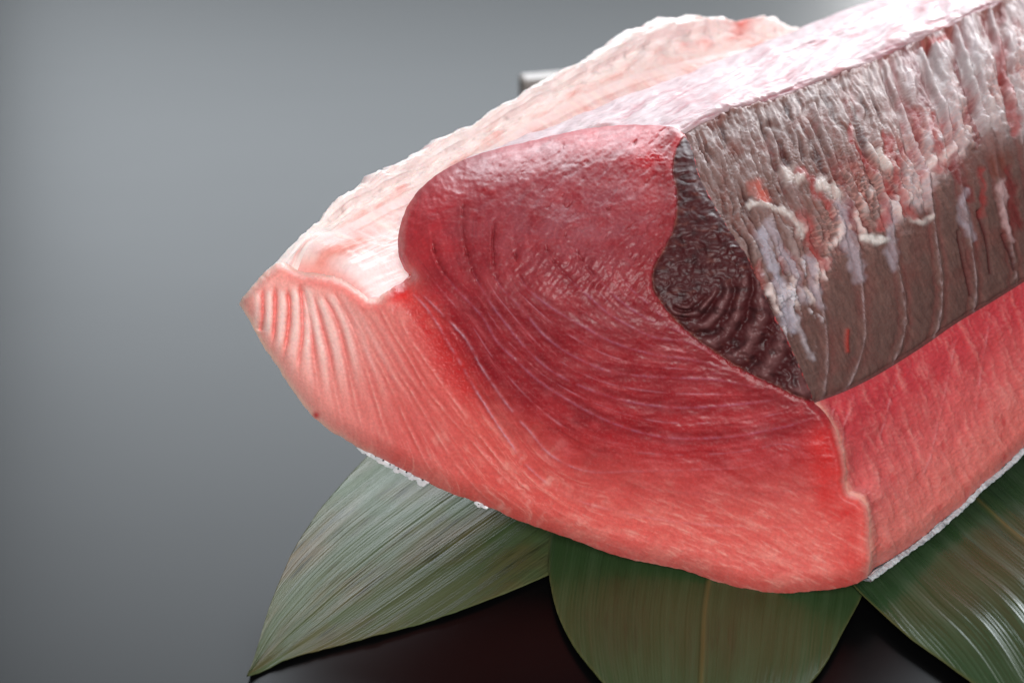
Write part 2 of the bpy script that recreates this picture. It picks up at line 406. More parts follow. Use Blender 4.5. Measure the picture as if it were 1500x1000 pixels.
    for k, l in enumerate(FATL):
        d, s = dist(x, y, l, 30)
        tot = np.hypot(*np.diff(l, axis=0).T).sum()
        j = fbm(s / 30, s * 0 + k * 5, 3, 131 + k)
        end = sstep(0, 30, s) * sstep(0, 90, np.clip(tot - s, 0, 90))
        dj = np.abs(d + 1.5 * j + 1.6 * rgh)
        fade = end * (1 - 0.75 * sstep(240, 420, s))
        lav = 0.6 if k < 2 else 0.45
        c = mix(c, srgb(206, 168, 186) if k < 2 else srgb(246, 190, 178), gauss(dj, 1.6 if k < 2 else 1.3) * fade * np.clip(0.5 + 1.2 * j, 0, 1) * lav)
        c = mix(c, srgb(206, 84, 78), gauss(dj - 4.5, 3.4) * fade * 0.4 * (k > 2))
        h += fade * np.clip(0.55 + j, 0.1, 1) * (0.00015 * gauss(dj, 2.6) - 0.00035 * gauss(d - 4.5, 4.0))
    for k, l in enumerate(FATL[4:] + FOLDL):
        d, s = dist(x, y, l, 30)
        tot = np.hypot(*np.diff(l, axis=0).T).sum()
        top = (1 - sstep(60, 170 if k < 6 else tot, s)) * sstep(-4, 12, s)
        amp = [0.2, 0.3, 0.5, 0.8, 1.0, 1.2, 1.6, 1.8, 1.8, 1.6, 1.0][k]
        jd = d + 1.5 * fbm(s / 16, s * 0 + k * 3, 2, 151 + k)
        h -= amp * 0.0016 * np.exp(-np.abs(jd) / 3.4) * top
        c = mix(c, srgb(228, 100, 94), gauss(jd, 2.8) * top * min(1, amp) * 0.65)
        c = mix(c, srgb(252, 212, 204), gauss(np.abs(d) - 9, 4.5) * top * min(1, amp) * 0.65)
    # pale rim at the lower left and tip
    dbt, sbt = dist(x, y, RP['bot'], 60)
    c = mix(c, srgb(250, 206, 188), gauss(dbt, 6) * left * 0.8)
    c = mix(c, srgb(206, 40, 50), gauss(np.hypot(x - 463, y - 608), 5.0) * 0.9)
    dcv, _ = dist(x, y, np.vstack([RP['tiprim'], RP['rimin'], RP['cav']]), 60)
    c = mix(c, srgb(250, 208, 196), gauss(dcv, 7 + 5 * fine) * (1 - sstep(560, 590, x)) * 0.8)
    c = mix(c, srgb(214, 60, 58), gauss(dcv - 14, 9) * sstep(400, 440, x) * (1 - sstep(520, 600, x)) * 0.35)
    c = mix(c, srgb(220, 44, 42), gauss(np.hypot((x - 585) * 0.8, y - 432), 13) * 0.8)
    # bright torn red near the top right of the lean
    c = mix(c, srgb(190, 24, 36), gauss(np.hypot((x - 960) * 0.5, y - 232), 17) * np.clip(0.8 + fbm(x / 12, y / 8, 3, 171), 0, 1) * 0.9)
    h += gauss(np.hypot((x - 960) * 0.5, y - 232), 17) * 0.001 * np.abs(fbm(x / 9, y / 6, 3, 175))
    ptop, _ = dist(x, y, RP['loin'], 60)
    # ---- dark meat: coiled ridges
    dx, dy = x - 1000, y - 424
    ca, sa = math.cos(0.85), math.sin(0.85)
    ex = dx * ca + dy * sa; ey = -dx * sa + dy * ca
    rr = np.hypot(ex * 0.86, ey * 1.0) + 11.0 * fbm(x / 50, y / 50, 2, 182) + 1.3 * fbm(x / 15, y / 15, 2, 183) + 6.0 * np.sin(np.arctan2(ey, ex) * 1.0 + 0.6)
    wave = np.cos(2 * math.pi * rr / (10.0 + 0.075 * rr))
    env = sstep(372, 408, y + 10 * fbm(x / 20, y / 20, 2, 187)) * sstep(0, 10, sdk) * (0.4 + 0.6 * sstep(-0.4, 0.1, fbm(x / 22, y / 22, 3, 188))) * (0.04 + 0.96 * sstep(6, 40, (y - 424) * 1.0 + 0.45 * (x - 1000))) * sstep(10, 26, np.hypot(dx, dy))
    dh = 0.0024 * env * (1.2 * (0.5 + 0.5 * wave) ** 0.75 - 0.7) * (0.55 + 0.9 * np.clip(fbm(x / 18, y / 18, 3, 186) + 0.3, 0, 1))
    dh += (1 - env) * 0.0010 * fbm(x / 22 + 2 * fbm(x / 30, y / 30, 2, 5), y / 15, 3, 191)
    dh += 0.0003 * fbm(x / 7, y / 7, 2, 193)
    dc = flat(x, srgb(66, 22, 24))
    dc = mix(dc, srgb(116, 76, 76), np.clip(0.5 + 0.5 * wave, 0, 1) ** 2 * env * 0.8)  # sheen on the ridge crests, put in as paler colour
    dc = mix(dc, srgb(44, 18, 20), np.clip(-fbm(x / 20, y / 15, 3, 195) * 1.6, 0, 0.7))
    dc = mix(dc, srgb(110, 62, 54), np.clip(fbm(x / 24, y / 10, 4, 197) * 1.3 - 0.2, 0, 0.6) * (1 - env))
    dc = mix(dc, srgb(128, 70, 56), gauss(sdk - 1, 3.5) * np.clip(0.4 + fbm(x / 14, y / 14, 2, 199), 0, 1) * 0.8)
    c = mix(c, dc, fd)
    h = h * (1 - fd) + fd * (dh - 0.0012)
    h -= 0.0004 * gauss(sdk, 4.0)
    # darker red meat hugging the dark meat
    c = mix(c, srgb(128, 30, 36), np.clip(gauss(sdk + 12, 16) * (1 - fd) * (0.6 + fbm(x / 18, y / 18, 3, 201)), 0, 0.7))
    dry = 0.05 + 0.10 * (1 - fl) * (1 - nb) + 0.10 * np.clip(fbm(x / 90, y / 70, 3, 211), -0.5, 1) * fl - 0.05 * nb
    # keep the outer rim of the relief calm so that the sides join it
    h *= sstep(-1, 6, dout)
    return h, c, dry, fl, fd

def face_depth(x, y, run=None):
    r = rays(x, y)
    t = ((G0 - CAM) @ PN) / (r @ PN)
    d1, _ = dist(x, y, RP['loin'], 90); d2, _ = dist(x, y, RP['bot'], 90)
    d3, _ = dist(x, y, np.vstack([RP['dark'], RP['pink'][1:]]), 60); d4, _ = dist(x, y, np.vstack([RP['tiprim'], RP['rimin'], RP['cav']]), 60)
    if run in ('dark', 'pink'): d3 = 0 * d3
    q = lambda d, R: np.clip(1 - d / R, 0, 1) ** 2
    k1 = 1 - 0.85 * sstep(900, 985, x)
    t = t + (0.010 * q(d1, 60) + 0.004 * q(d1, 12)) * k1 + 0.006 * q(d2, 30) + 0.003 * q(d3, 14) + 0.005 * q(d4, 16)
    # the upper lean bellies out and falls back towards the top; the belly wall sweeps back a little
    t = t + 0.046 * np.clip((450 - y) / 260, 0, 1.2) ** 1.8 - 0.010 * gauss(np.hypot(x - 800, (y - 470) * 1.2), 260)
    # step of the loin over the belly wall at the notch
    ds, s = dist(x, y, spline([(600, 403), (612, 425), (640, 470), (680, 535), (720, 600)], 6), 40)
    return t, r

tuna = empty('tuna_block', (float(G0[0]), float(G0[1]), 0.0))
tag(tuna, 'large raw tuna block with red and pink cut face lying on leaves', 'fish')
TI = -np.array(tuna.location)

def build_face():
    st = 1.25
    gx = np.arange(344, 1284, st); gy = np.arange(178, 874, st)
    X, Y = np.meshgrid(gx, gy, indexing='ij')
    n, m = X.shape
    x = X.ravel().copy(); y = Y.ravel().copy()
    ins = inside(x, y, OUT)
    # snap the first ring of outside vertices on to the outline
    I = ins.reshape(n, m); near = np.zeros_like(I)
    for i in (-1, 0, 1):
        for j in (-1, 0, 1):
            near |= np.roll(np.roll(I, i, 0), j, 1)
    snap = np.where(near.ravel() & ~ins)[0]
    cl = np.vstack([OUT, OUT[:1]])
    best = np.full(snap.size, 1e9); bx = x[snap].copy(); by = y[snap].copy()
    sx, sy = x[snap], y[snap]
    for (ax_, ay_), (bx_, by_) in zip(cl[:-1], cl[1:]):
        ex, ey = bx_ - ax_, by_ - ay_; l2 = ex * ex + ey * ey + 1e-12
        t = np.clip(((sx - ax_) * ex + (sy - ay_) * ey) / l2, 0, 1)
        qx, qy = ax_ + t * ex, ay_ + t * ey; d = np.hypot(sx - qx, sy - qy)
        k = d < best; best[k] = d[k]; bx[k] = qx[k]; by[k] = qy[k]
    x[snap] = bx; y[snap] = by
    ok = ins.copy(); ok[snap] = True
    F = gridfaces(n, m)
    F = F[ok[F].all(1) & ins[F].any(1)]
    used = np.unique(F)
    mp = np.full(x.size, -1); mp[used] = np.arange(used.size)
    F = mp[F]; x = x[used]; y = y[used]
    h, c, dry, fl, fd = face_detail(x, y)
    t, r = face_depth(x, y)
    P = CAM + r * (t - h)[:, None] + TI
    P[:, 2] = np.maximum(P[:, 2], 0.0035)
    cx = x[F].mean(1); cy = y[F].mean(1)
    isd = inside(cx, cy, DARKPOLY); isl = inside(cx, cy, LEANPOLY) & ~isd
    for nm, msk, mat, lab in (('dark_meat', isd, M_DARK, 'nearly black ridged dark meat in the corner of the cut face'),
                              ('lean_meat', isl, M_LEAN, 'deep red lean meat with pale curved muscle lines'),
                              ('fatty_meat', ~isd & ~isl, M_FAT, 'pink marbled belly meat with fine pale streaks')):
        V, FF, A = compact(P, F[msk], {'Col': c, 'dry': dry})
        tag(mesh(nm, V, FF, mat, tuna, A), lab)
build_face()

# ------------------------------------------------------------------ the long sides, swept back from the cut outline
SL = 0.52
def rail(pts):
    """photo-measured long edge -> height change along the block axis (the edge stays in its own upright plane)"""
    p = spline(pts, 4.0)
    t, r = face_depth(p[:1, 0], p[:1, 1])
    F0 = (CAM + r * t[:, None])[0]
    nrm = np.array([AX[1], -AX[0], 0.0])
    R = rays(p[:, 0], p[:, 1]); tt = ((F0 - CAM) @ nrm) / (R @ nrm)
    Q = CAM + R * tt[:, None]
    s = (Q - F0) @ AX; z = Q[:, 2] - F0[2]
    o = np.argsort(s)
    return s[o], z[o]
RAILS = {
    'rim': rail([(404, 386), (418, 372), (440, 350), (468, 328), (490, 302), (512, 290), (530, 282), (545, 268), (562, 262), (620, 231), (700, 186), (760, 150), (850, 98), (900, 68), (940, 45), (970, 35), (1010, 30), (1045, 33), (1056, 40), (1078, 42), (1100, 37), (1125, 41), (1150, 52), (1200, 70)]),
    'rimin': rail([(436, 396), (448, 366), (470, 346), (500, 334), (560, 302), (600, 284), (700, 226), (800, 168), (900, 120), (1000, 90), (1100, 70)]),
    'cavw': rail([(482, 403), (500, 380), (540, 362), (579, 346), (620, 326), (700, 280), (800, 225), (900, 180)]),
    'top': rail([(1003, 196), (1030, 180), (1070, 162), (1110, 152), (1160, 136), (1200, 120), (1240, 106), (1290, 86), (1340, 62), (1400, 34), (1460, 6), (1540, -30)]),
    'dkb': rail([(1193, 590), (1240, 572), (1280, 552), (1320, 528), (1360, 502), (1400, 474), (1450, 444), (1500, 413), (1600, 352)]),
    'skin': rail([(1270, 846), (1300, 824), (1340, 796), (1380, 764), (1410, 738), (1440, 708), (1470, 684), (1500, 655), (1560, 602)]),
}
def rz(name, s):
    a, b = RAILS[name]
    sl = (b[-1] - b[max(0, len(b) - 12)]) / (a[-1] - a[max(0, len(a) - 12)] + 1e-9)
    return np.where(s <= a[-1], np.interp(s, a, b), b[-1] + np.clip(sl, -0.2, 0.2) * (s - a[-1]))

def jag(q): return 0.0018 * sstep(0.002, 0.02, q) * fbm(q * 120, q * 0, 4, 291, 0.6)
def sweep(run, s, dz, inset=None, dense=None):
    """base points of a long side: outline run x axis positions"""
    def even(p):
        q = np.r_[0, np.cumsum(np.hypot(*np.diff(p, axis=0).T))]
        k = np.linspace(0, q[-1], dense or len(RP[run])); return np.stack([np.interp(k, q, p[:, 0]), np.interp(k, q, p[:, 1])], -1)
    p = even(RP[run]); p2 = even(RS[run])
    x, y = p[:, 0], p[:, 1]
    h = np.zeros(len(x))
    t, r = face_depth(x, y)
    F0 = CAM + r * t[:, None]
    a = np.r_[0, np.cumsum(np.hypot(*np.diff(p, axis=0).T))]; a = a / a[-1]
    t2, r2 = face_depth(p2[:, 0], p2[:, 1], run)
    F2 = CAM + r2 * t2[:, None]
    wt = np.exp(-(s / 0.016) ** 1.5)[None, :, None]
    P = F0[:, None, :] * wt + F2[:, None, :] * (1 - wt) + AX * s[None, :, None]
    P[..., 2] += dz(a[:, None], s[None, :])
    return P, a
def normals(P):
    du = np.gradient(P, axis=0); dv = np.gradient(P, axis=1)
    n = np.cross(du, dv); n /= np.linalg.norm(n, axis=-1, keepdims=True) + 1e-12
    return n
def finish(name, P, hgt, c, dry, mat, label, flip=False, outward=1.0):
    N = normals(P) * outward
    s0 = np.ones(P.shape[1]); s0[:3] = (0, 0.4, 0.8)
    P = P + N * (hgt * s0[None, :])[..., None] + TI
    P[..., 2] = np.maximum(P[..., 2], 0.003)
    n, m = P.shape[:2]
    F = gridfaces(n, m)
    if outward > 0: F = F
    else: F = F[:, ::-1]
    return tag(mesh(name, P.reshape(-1, 3), F, mat, tuna, {'Col': c.reshape(-1, 3), 'dry': dry.ravel()}), label)
lerp = lambda a, b, f: a * (1 - f) + b * f
def srange(fine, step, n=14): return np.r_[np.arange(0, fine, step), np.linspace(fine, SL, n)]

# --- dark side: brown meat with torn grey membrane and rib marks
RIBS = [spline(l, 6) for l in [
    [(1128, 190), (1150, 260), (1180, 330), (1196, 410), (1208, 470), (1212, 530), (1205, 588)],
    [(1192, 160), (1226, 240), (1250, 330), (1260, 400), (1266, 460), (1264, 510), (1238, 580)],
    [(1240, 140), (1276, 220), (1302, 310), (1316, 390), (1326, 450), (1324, 490), (1308, 536)],
    [(1296, 90), (1330, 180), (1358, 260), (1369, 330), (1380, 420), (1374, 480), (1358, 520)],
    [(1350, 70), (1384, 160), (1404, 240), (1418, 330), (1430, 410), (1427, 460)],
    [(1400, 40), (1430, 130), (1456, 220), (1470, 300), (1486, 380), (1490, 420)],
    [(1450, 10), (1476, 110), (1500, 220), (1524, 330), (1536, 400)]]]
WT = (206, 192, 186); LV = (160, 146, 154); RD = (146, 50, 48); DR = (108, 28, 30); GRY = (170, 158, 158)
STROKES = [([(1360, 88), (1368, 100), (1376, 122), (1386, 150)], 13, GRY, 0.0024), ([(1424, 92), (1438, 140), (1450, 182), (1460, 204)], 17, GRY, 0.0034),
    ([(1396, 60), (1408, 90), (1420, 130)], 10, GRY, 0.0018), ([(1470, 60), (1486, 120), (1500, 190)], 12, GRY, 0.002),
    ([(1100, 298), (1118, 304), (1140, 308), (1164, 317), (1176, 346)], 6, WT, 0.0014), ([(1160, 256), (1172, 262)], 9, WT, 0.0014),
    ([(1206, 268), (1222, 280), (1238, 291)], 8, WT, 0.0014), ([(1236, 302), (1240, 340), (1250, 378), (1257, 408)], 10, LV, 0.0010),
    ([(1266, 346), (1282, 350), (1298, 352)], 7, (226, 218, 212), 0.0018), ([(1306, 300), (1304, 340), (1310, 390)], 8, LV, 0.0010),
    ([(1338, 322), (1352, 326), (1364, 316)], 6, WT, 0.0014), ([(1116, 346), (1130, 386), (1140, 420), (1150, 452), (1160, 484)], 8, (172, 166, 178), 0.0010),
    ([(1146, 416), (1165, 470), (1182, 512), (1190, 522)], 4, (186, 174, 180), 0.0012), ([(1274, 214), (1290, 228), (1302, 242)], 7, WT, 0.0014),
    ([(1128, 330), (1146, 366), (1164, 400), (1176, 440)], 6, LV, 0.0010), ([(1186, 380), (1194, 420), (1202, 450)], 6, LV, 0.0008),
    ([(1106, 274), (1122, 292)], 8, (190, 88, 74), -0.0008), ([(1174, 250), (1196, 280), (1214, 300)], 6, RD, -0.0010), ([(1178, 318), (1190, 352), (1206, 390)], 8, RD, -0.0012),
    ([(1234, 258), (1243, 300), (1254, 342)], 5, DR, -0.0018), ([(1244, 190), (1262, 225), (1282, 254)], 4, RD, -0.0012), ([(1296, 268), (1301, 308), (1290, 332)], 7, RD, -0.0008),
    ([(1300, 198), (1312, 240), (1325, 300), (1338, 318)], 5, RD, -0.0014), ([(1326, 80), (1340, 102), (1350, 132), (1360, 148)], 9, DR, -0.0016),
    ([(1345, 46), (1362, 57), (1376, 55), (1390, 46)], 5, (170, 46, 38), -0.0022), ([(1403, 92), (1412, 130), (1424, 166), (1432, 216)], 6, DR, -0.0030),
    ([(1466, 62), (1478, 130), (1490, 196)], 8, RD, -0.0020), ([(1362, 168), (1370, 202), (1382, 250)], 7, RD, -0.0012), ([(1400, 228), (1408, 262), (1420, 290)], 7, DR, -0.0018),
    ([(1454, 206), (1464, 228), (1462, 252)], 13, (104, 50, 38), -0.0010), ([(1478, 250), (1484, 290), (1492, 330)], 7, DR, -0.0016), ([(1436, 250), (1440, 290), (1436, 318)], 6, RD, -0.0010),
    ([(1414, 276), (1410, 310), (1424, 350)], 5, LV, 0.0008), ([(1470, 262), (1472, 300), (1480, 350)], 5, (196, 160, 160), 0.0010)]
def build_dark_side():
    s = srange(0.26, 0.00060)
    P, a = sweep('dark', s, lambda a, q: lerp(rz('top', q), rz('dkb', q), a), dense=380)
    JG = jag(s)[None, :] * np.exp(-(a / 0.03) ** 2)[:, None]
    P = P  # gentle swelling of the upper half
    N = normals(P)
    A = np.broadcast_to(a[:, None], P.shape[:2]); S = np.broadcast_to(s[None], P.shape[:2])
    P = P + N * (0.010 * np.sin(np.pi * A) * sstep(0, 0.08, S))[..., None] * OUTD
    P[..., 2] += JG
    x, y = to_px(P)
    xf, yf = x.ravel(), y.ravel(); af = A.ravel(); sf = S.ravel()
    h = np.zeros(xf.size)
    # which rib segment
    phase = np.zeros(xf.size)
    for l in RIBS:
        xi = np.interp(yf, l[:, 1], l[:, 0]); phase += sstep(-9, 9, xf - xi + 5 * fbm(xf / 30, yf / 30, 2, 301))
    cell = perlin(np.floor(phase + 0.5) * 3.7 + 0.5, phase * 0 + 0.3, 303)
    # zones: 0 top grey-mauve striated, torn pale membrane across the middle, brown below
    zb = 0.56 + 0.06 * cell + 0.05 * fbm(xf / 22, yf / 22, 3, 305) + 0.18 * sstep(0.10, 0.0, sf) * 0
    zb = zb + 0.14 * (1 - sstep(1180, 1260, xf)) - 0.10 * sstep(1330, 1480, xf)
    brown = sstep(-0.035, 0.03, af - zb)
    # striations run down and to the right
    dxs = (xf * 0.92 - yf * 0.40); dys = (xf * 0.40 + yf * 0.92)
    wob = 5 * fbm(xf / 40, yf / 40, 3, 307)
    st1 = 0.6 * fbm((dxs + 1.4 * wob) / 9.0, dys / 95.0, 4, 309, 0.6) + 1.1 * (0.22 - np.abs(fbm((dxs + 1.4 * wob) / 15.0, dys / 120.0, 4, 310, 0.6)))
    st2 = fbm((dxs + 1.4 * wob) / 4.2, dys / 44.0, 3, 311, 0.55)
    lum = fbm(xf / 17, yf / 15, 4, 313)
    big = fbm((dxs + wob) / 30.0, dys / 80.0, 3, 315)
    up = flat(xf, srgb(140, 104, 97))
    up = mix(up, srgb(80, 40, 37), np.clip(-st1 * 3.6 - 0.05, 0, 0.9))
    up = mix(up, srgb(164, 92, 76), np.clip(st2 * 1.2 - 0.1, 0, 0.6))
    up = mix(up, srgb(172, 144, 140), np.clip(st1 * 2.6 + 0.8 * st2 - 0.08, 0, 0.9))
    up = mix(up, srgb(150, 84, 74), np.clip(fbm(xf / 24, yf / 40, 3, 317) * 1.4 - 0.1, 0, 0.6))
    farr = sstep(1270, 1350, xf)
    up = mix(up, srgb(196, 178, 180), farr * np.clip(0.45 + big, 0, 0.9))
    up = mix(up, srgb(146, 52, 54), np.clip(-big * 2.6 - 0.30, 0, 0.9) * sstep(1180, 1300, xf))
    low = flat(xf, srgb(112, 82, 76))
    low = mix(low, srgb(88, 60, 56), np.clip(-st2 * 0.8, 0, 0.5))
    low = mix(low, srgb(146, 108, 98), np.clip(st1 * 0.7, 0, 0.6))
    low = mix(low, srgb(120, 60, 56), np.clip(fbm(xf / 40, yf / 60, 3, 319), 0, 0.6) * 0.7)
    c = mix(up, low, brown)
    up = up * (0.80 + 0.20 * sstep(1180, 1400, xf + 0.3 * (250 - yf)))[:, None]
    c = mix(up, low, brown)
    hu = 0.0023 * st1 + 0.0010 * st2 + 0.0010 * big + farr * 0.0024 * big
    hl = 0.00035 * st2 + 0.0003 * lum
    h += hu * (1 - brown) + hl * brown
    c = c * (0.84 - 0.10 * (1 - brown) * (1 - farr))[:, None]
    # pale membrane and fat along the torn border
    bz = gauss(af - zb + 0.06 + 0.03 * cell, 0.075 + 0.03 * lum)
    wht = np.clip(bz * (0.45 + 1.5 * fbm((dxs + wob) / 13, dys / 36, 3, 321)), 0, 1)
    c = mix(c, srgb(214, 194, 190), sstep(0.3, 0.9, wht) * 0.85); h += 0.0011 * sstep(0.2, 0.9, wht)
    redz = np.clip(gauss(af - zb + 0.16, 0.12) * (fbm((dxs + wob) / 8, dys / 46, 4, 323) * 2.0 + 0.05), 0, 1)
    c = mix(c, srgb(140, 52, 48), sstep(0.15, 0.8, redz) * 0.65); h -= 0.0014 * sstep(0.2, 0.7, redz)
    curl = np.abs(fbm(xf / 13, yf / 11, 3, 325))
    inz = gauss(af - zb + 0.14, 0.13) * sstep(1150, 1220, xf)
    h += inz * 0.0005 * (0.35 - curl); c = mix(c, srgb(206, 150, 140), inz * np.clip(0.5 - curl * 3, 0, 0.6))
    # pale shreds pulled down over the near corner
    sh = np.clip(fbm((dxs + wob) / 7.0, dys / 46.0, 4, 327) * 2.2 - 0.25, 0, 1) * gauss(af - 0.66, 0.17) * (1 - sstep(1165, 1235, xf - 0.25 * (yf - 430)))
    c = mix(c, srgb(206, 198, 204), sstep(0.15, 0.6, sh) * 0.9); h += 0.0016 * sstep(0.1, 0.6, sh)
    # rib lines
    rw = np.clip(brown + 0.8 * farr + 0.12, 0, 1)
    for k, l in enumerate(RIBS):
        d, q = dist(xf, yf, l, 40)
        j = fbm(q / 25, q * 0 + k * 9, 3, 331 + k)
        dj = np.abs(d + 5 * j + 1.6 * lum)
        wd = 3.2 + 3.5 * np.clip(j, 0, 1)
        c = mix(c, srgb(190, 166, 168), gauss(dj, wd * (1 - 0.62 * brown)) * np.clip(0.5 + 1.2 * j, 0.05, 0.9) * rw)
        c = mix(c, srgb(150, 34, 38), gauss(dj - 8, 3.6) * np.clip(0.15 + 1.1 * j * (1 - brown), 0, 0.9) * (0.4 + 0.6 * farr))
        h += 0.0008 * rw * gauss(dj, wd * (1 - 0.5 * brown)) * (1 - 0.65 * brown) - (0.0012 + 0.002 * farr) * gauss(d - 8, 5) * (1 - 0.85 * brown)
    # single pieces of fat, membrane and torn red tissue
    wx_ = 8 * fbm(xf / 26, yf / 26, 2, 357); wy_ = 8 * fbm(xf / 26, yf / 26, 2, 359)
    for pts, wd, col, hh in STROKES:
        l = spline(pts, 4); d, q = dist(xf + wx_, yf + wy_, l, 40)
        if not (d < 40).any(): continue
        tot = np.hypot(*np.diff(l, axis=0).T).sum()
        ww = wd * (1 + 0.8 * fbm(q / 18, q * 0 + wd, 2, 351))
        m = sstep(1.7, 0.2, d / np.maximum(ww, 0.8)) * np.clip(0.8 + 0.9 * fbm((dxs + wob) / 9, dys / 34, 4, 355), 0, 1)
        c = mix(c, srgb(*col), np.clip(m * 0.9, 0, 0.72)); h += hh * 0.38 * m
    # dark red slits and a drop at the right
    for l in ([(1404, 340), (1412, 380), (1424, 432)], [(1434, 310), (1446, 350), (1452, 400)], [(1470, 345), (1482, 372), (1488, 395)]):
        d, q = dist(xf, yf, spline(l, 5), 30)
        c = mix(c, srgb(70, 22, 22), gauss(d, 2.4) * 0.85); h -= 0.0012 * gauss(d, 2.8)
    d, q = dist(xf, yf, spline([(1241, 484), (1240, 498), (1241, 514)], 4), 20)
    c = mix(c, srgb(150, 48, 40), gauss(d, 3.2) * 0.9); h += 0.0007 * gauss(d, 3)
    # torn brown-red hem along the upper edge and the lower seam
    hem = np.clip(0.4 + 1.6 * fbm(xf / 16, yf / 16, 3, 341), 0, 1)
    c = mix(c, srgb(130, 82, 72), gauss(af, 0.022) * 0.8 * hem)
    h += 0.0010 * gauss(af - 0.012, 0.012) * hem
    c = mix(c, srgb(96, 42, 42), gauss(af - 1, 0.010) * 0.7)
    h -= 0.0012 * gauss(af - 1, 0.012)
    e = sstep(0.0, 0.008, af) * sstep(0, 0.010, 1 - af)
    h *= e
    dry = 0.03 + 0.12 * brown + 0.05 * lum
    finish('dark_meat_side', P, h.reshape(x.shape), c.reshape(x.shape + (3,)), dry.reshape(x.shape), M_DSIDE,
           'torn grey brown side of dark meat with pale rib lines', outward=OUTD)
OUTD = -1.0
# orientation: run order x axis order gives normals that point out of or into the block; measured once here
_s = np.array([0.0, 0.05, 0.1]); _P, _ = sweep('dark', _s, lambda a, q: 0 * a + 0 * q)
_n = normals(_P)[len(_P) // 2, 1]; OUTD = 1.0 if _n @ (CAM - _P[len(_P) // 2, 1]) > 0 else -1.0
build_dark_side()

def build_pink_side():
    s = srange(0.20, 0.0008)
    P, a = sweep('pink', s, lambda a, q: lerp(rz('dkb', q), rz('skin', q), sstep(0, 1, a) * 0.3 + a * 0.7), dense=230)
    A = np.broadcast_to(a[:, None], P.shape[:2]); S = np.broadcast_to(s[None], P.shape[:2])
    # the corner bump of the cut edge dies out along the side
    x, y = to_px(P); xf, yf, af, sf = x.ravel(), y.ravel(), A.ravel(), S.ravel()
    fib = fbm((xf * 0.93 - yf * 0.36) / 9 + 0.6 * fbm(xf / 40, yf / 40, 2, 401), (xf * 0.36 + yf * 0.93) / 70, 4, 403, 0.6)
    fine = fbm(xf / 5, yf / 5, 3, 405); bl = fbm(xf / 45, yf / 45, 3, 407)
    c = flat(xf, srgb(208, 92, 92))
    c = mix(c, srgb(190, 54, 64), (1 - sstep(0.1, 0.5, af + 0.15 * bl)) * 0.85)
    c = mix(c, srgb(220, 122, 112), sstep(0.4, 0.95, af + 0.1 * bl) * 0.8)
    c = mix(c, srgb(234, 158, 148), np.clip(fib * 0.7 + 0.2 * fine, 0, 0.6))
    c = mix(c, srgb(186, 48, 54), np.clip(-fib * 0.7 - 0.05, 0, 0.6) * 0.8)
    c = mix(c, srgb(196, 52, 56), np.clip(fbm(xf / 18, yf / 30, 3, 409) * 1.6 - 0.45, 0, 0.7))
    c = mix(c, srgb(236, 168, 150), gauss(sf, 0.003) * 0.7)
    h = 0.0005 * fib + 0.0003 * fine + 0.0009 * bl
    h -= 0.001 * gauss(sf - 0.008, 0.005)
    for k, l in enumerate([[(1226, 592), (1216, 640)], [(1250, 580), (1236, 650), (1244, 700)], [(1318, 540), (1290, 640)], [(1400, 500), (1370, 640), (1350, 700)], [(1450, 460), (1430, 600)]]):
        d, q = dist(xf, yf, spline(l, 6), 30)
        c = mix(c, srgb(224, 150, 154), gauss(d, 1.2) * 0.7 * np.clip(0.3 + fbm(q / 20, q * 0 + k, 2, 411), 0, 0.7)); h -= 0.0002 * gauss(d - 4, 4)
    h *= sstep(0, 0.05, af)
    dry = 0.12 + 0.05 * bl
    finish('side_meat', P, h.reshape(x.shape), c.reshape(x.shape + (3,)), dry.reshape(x.shape), M_FAT, 'smooth pink long side below the dark meat', outward=OUTD)
build_pink_side()

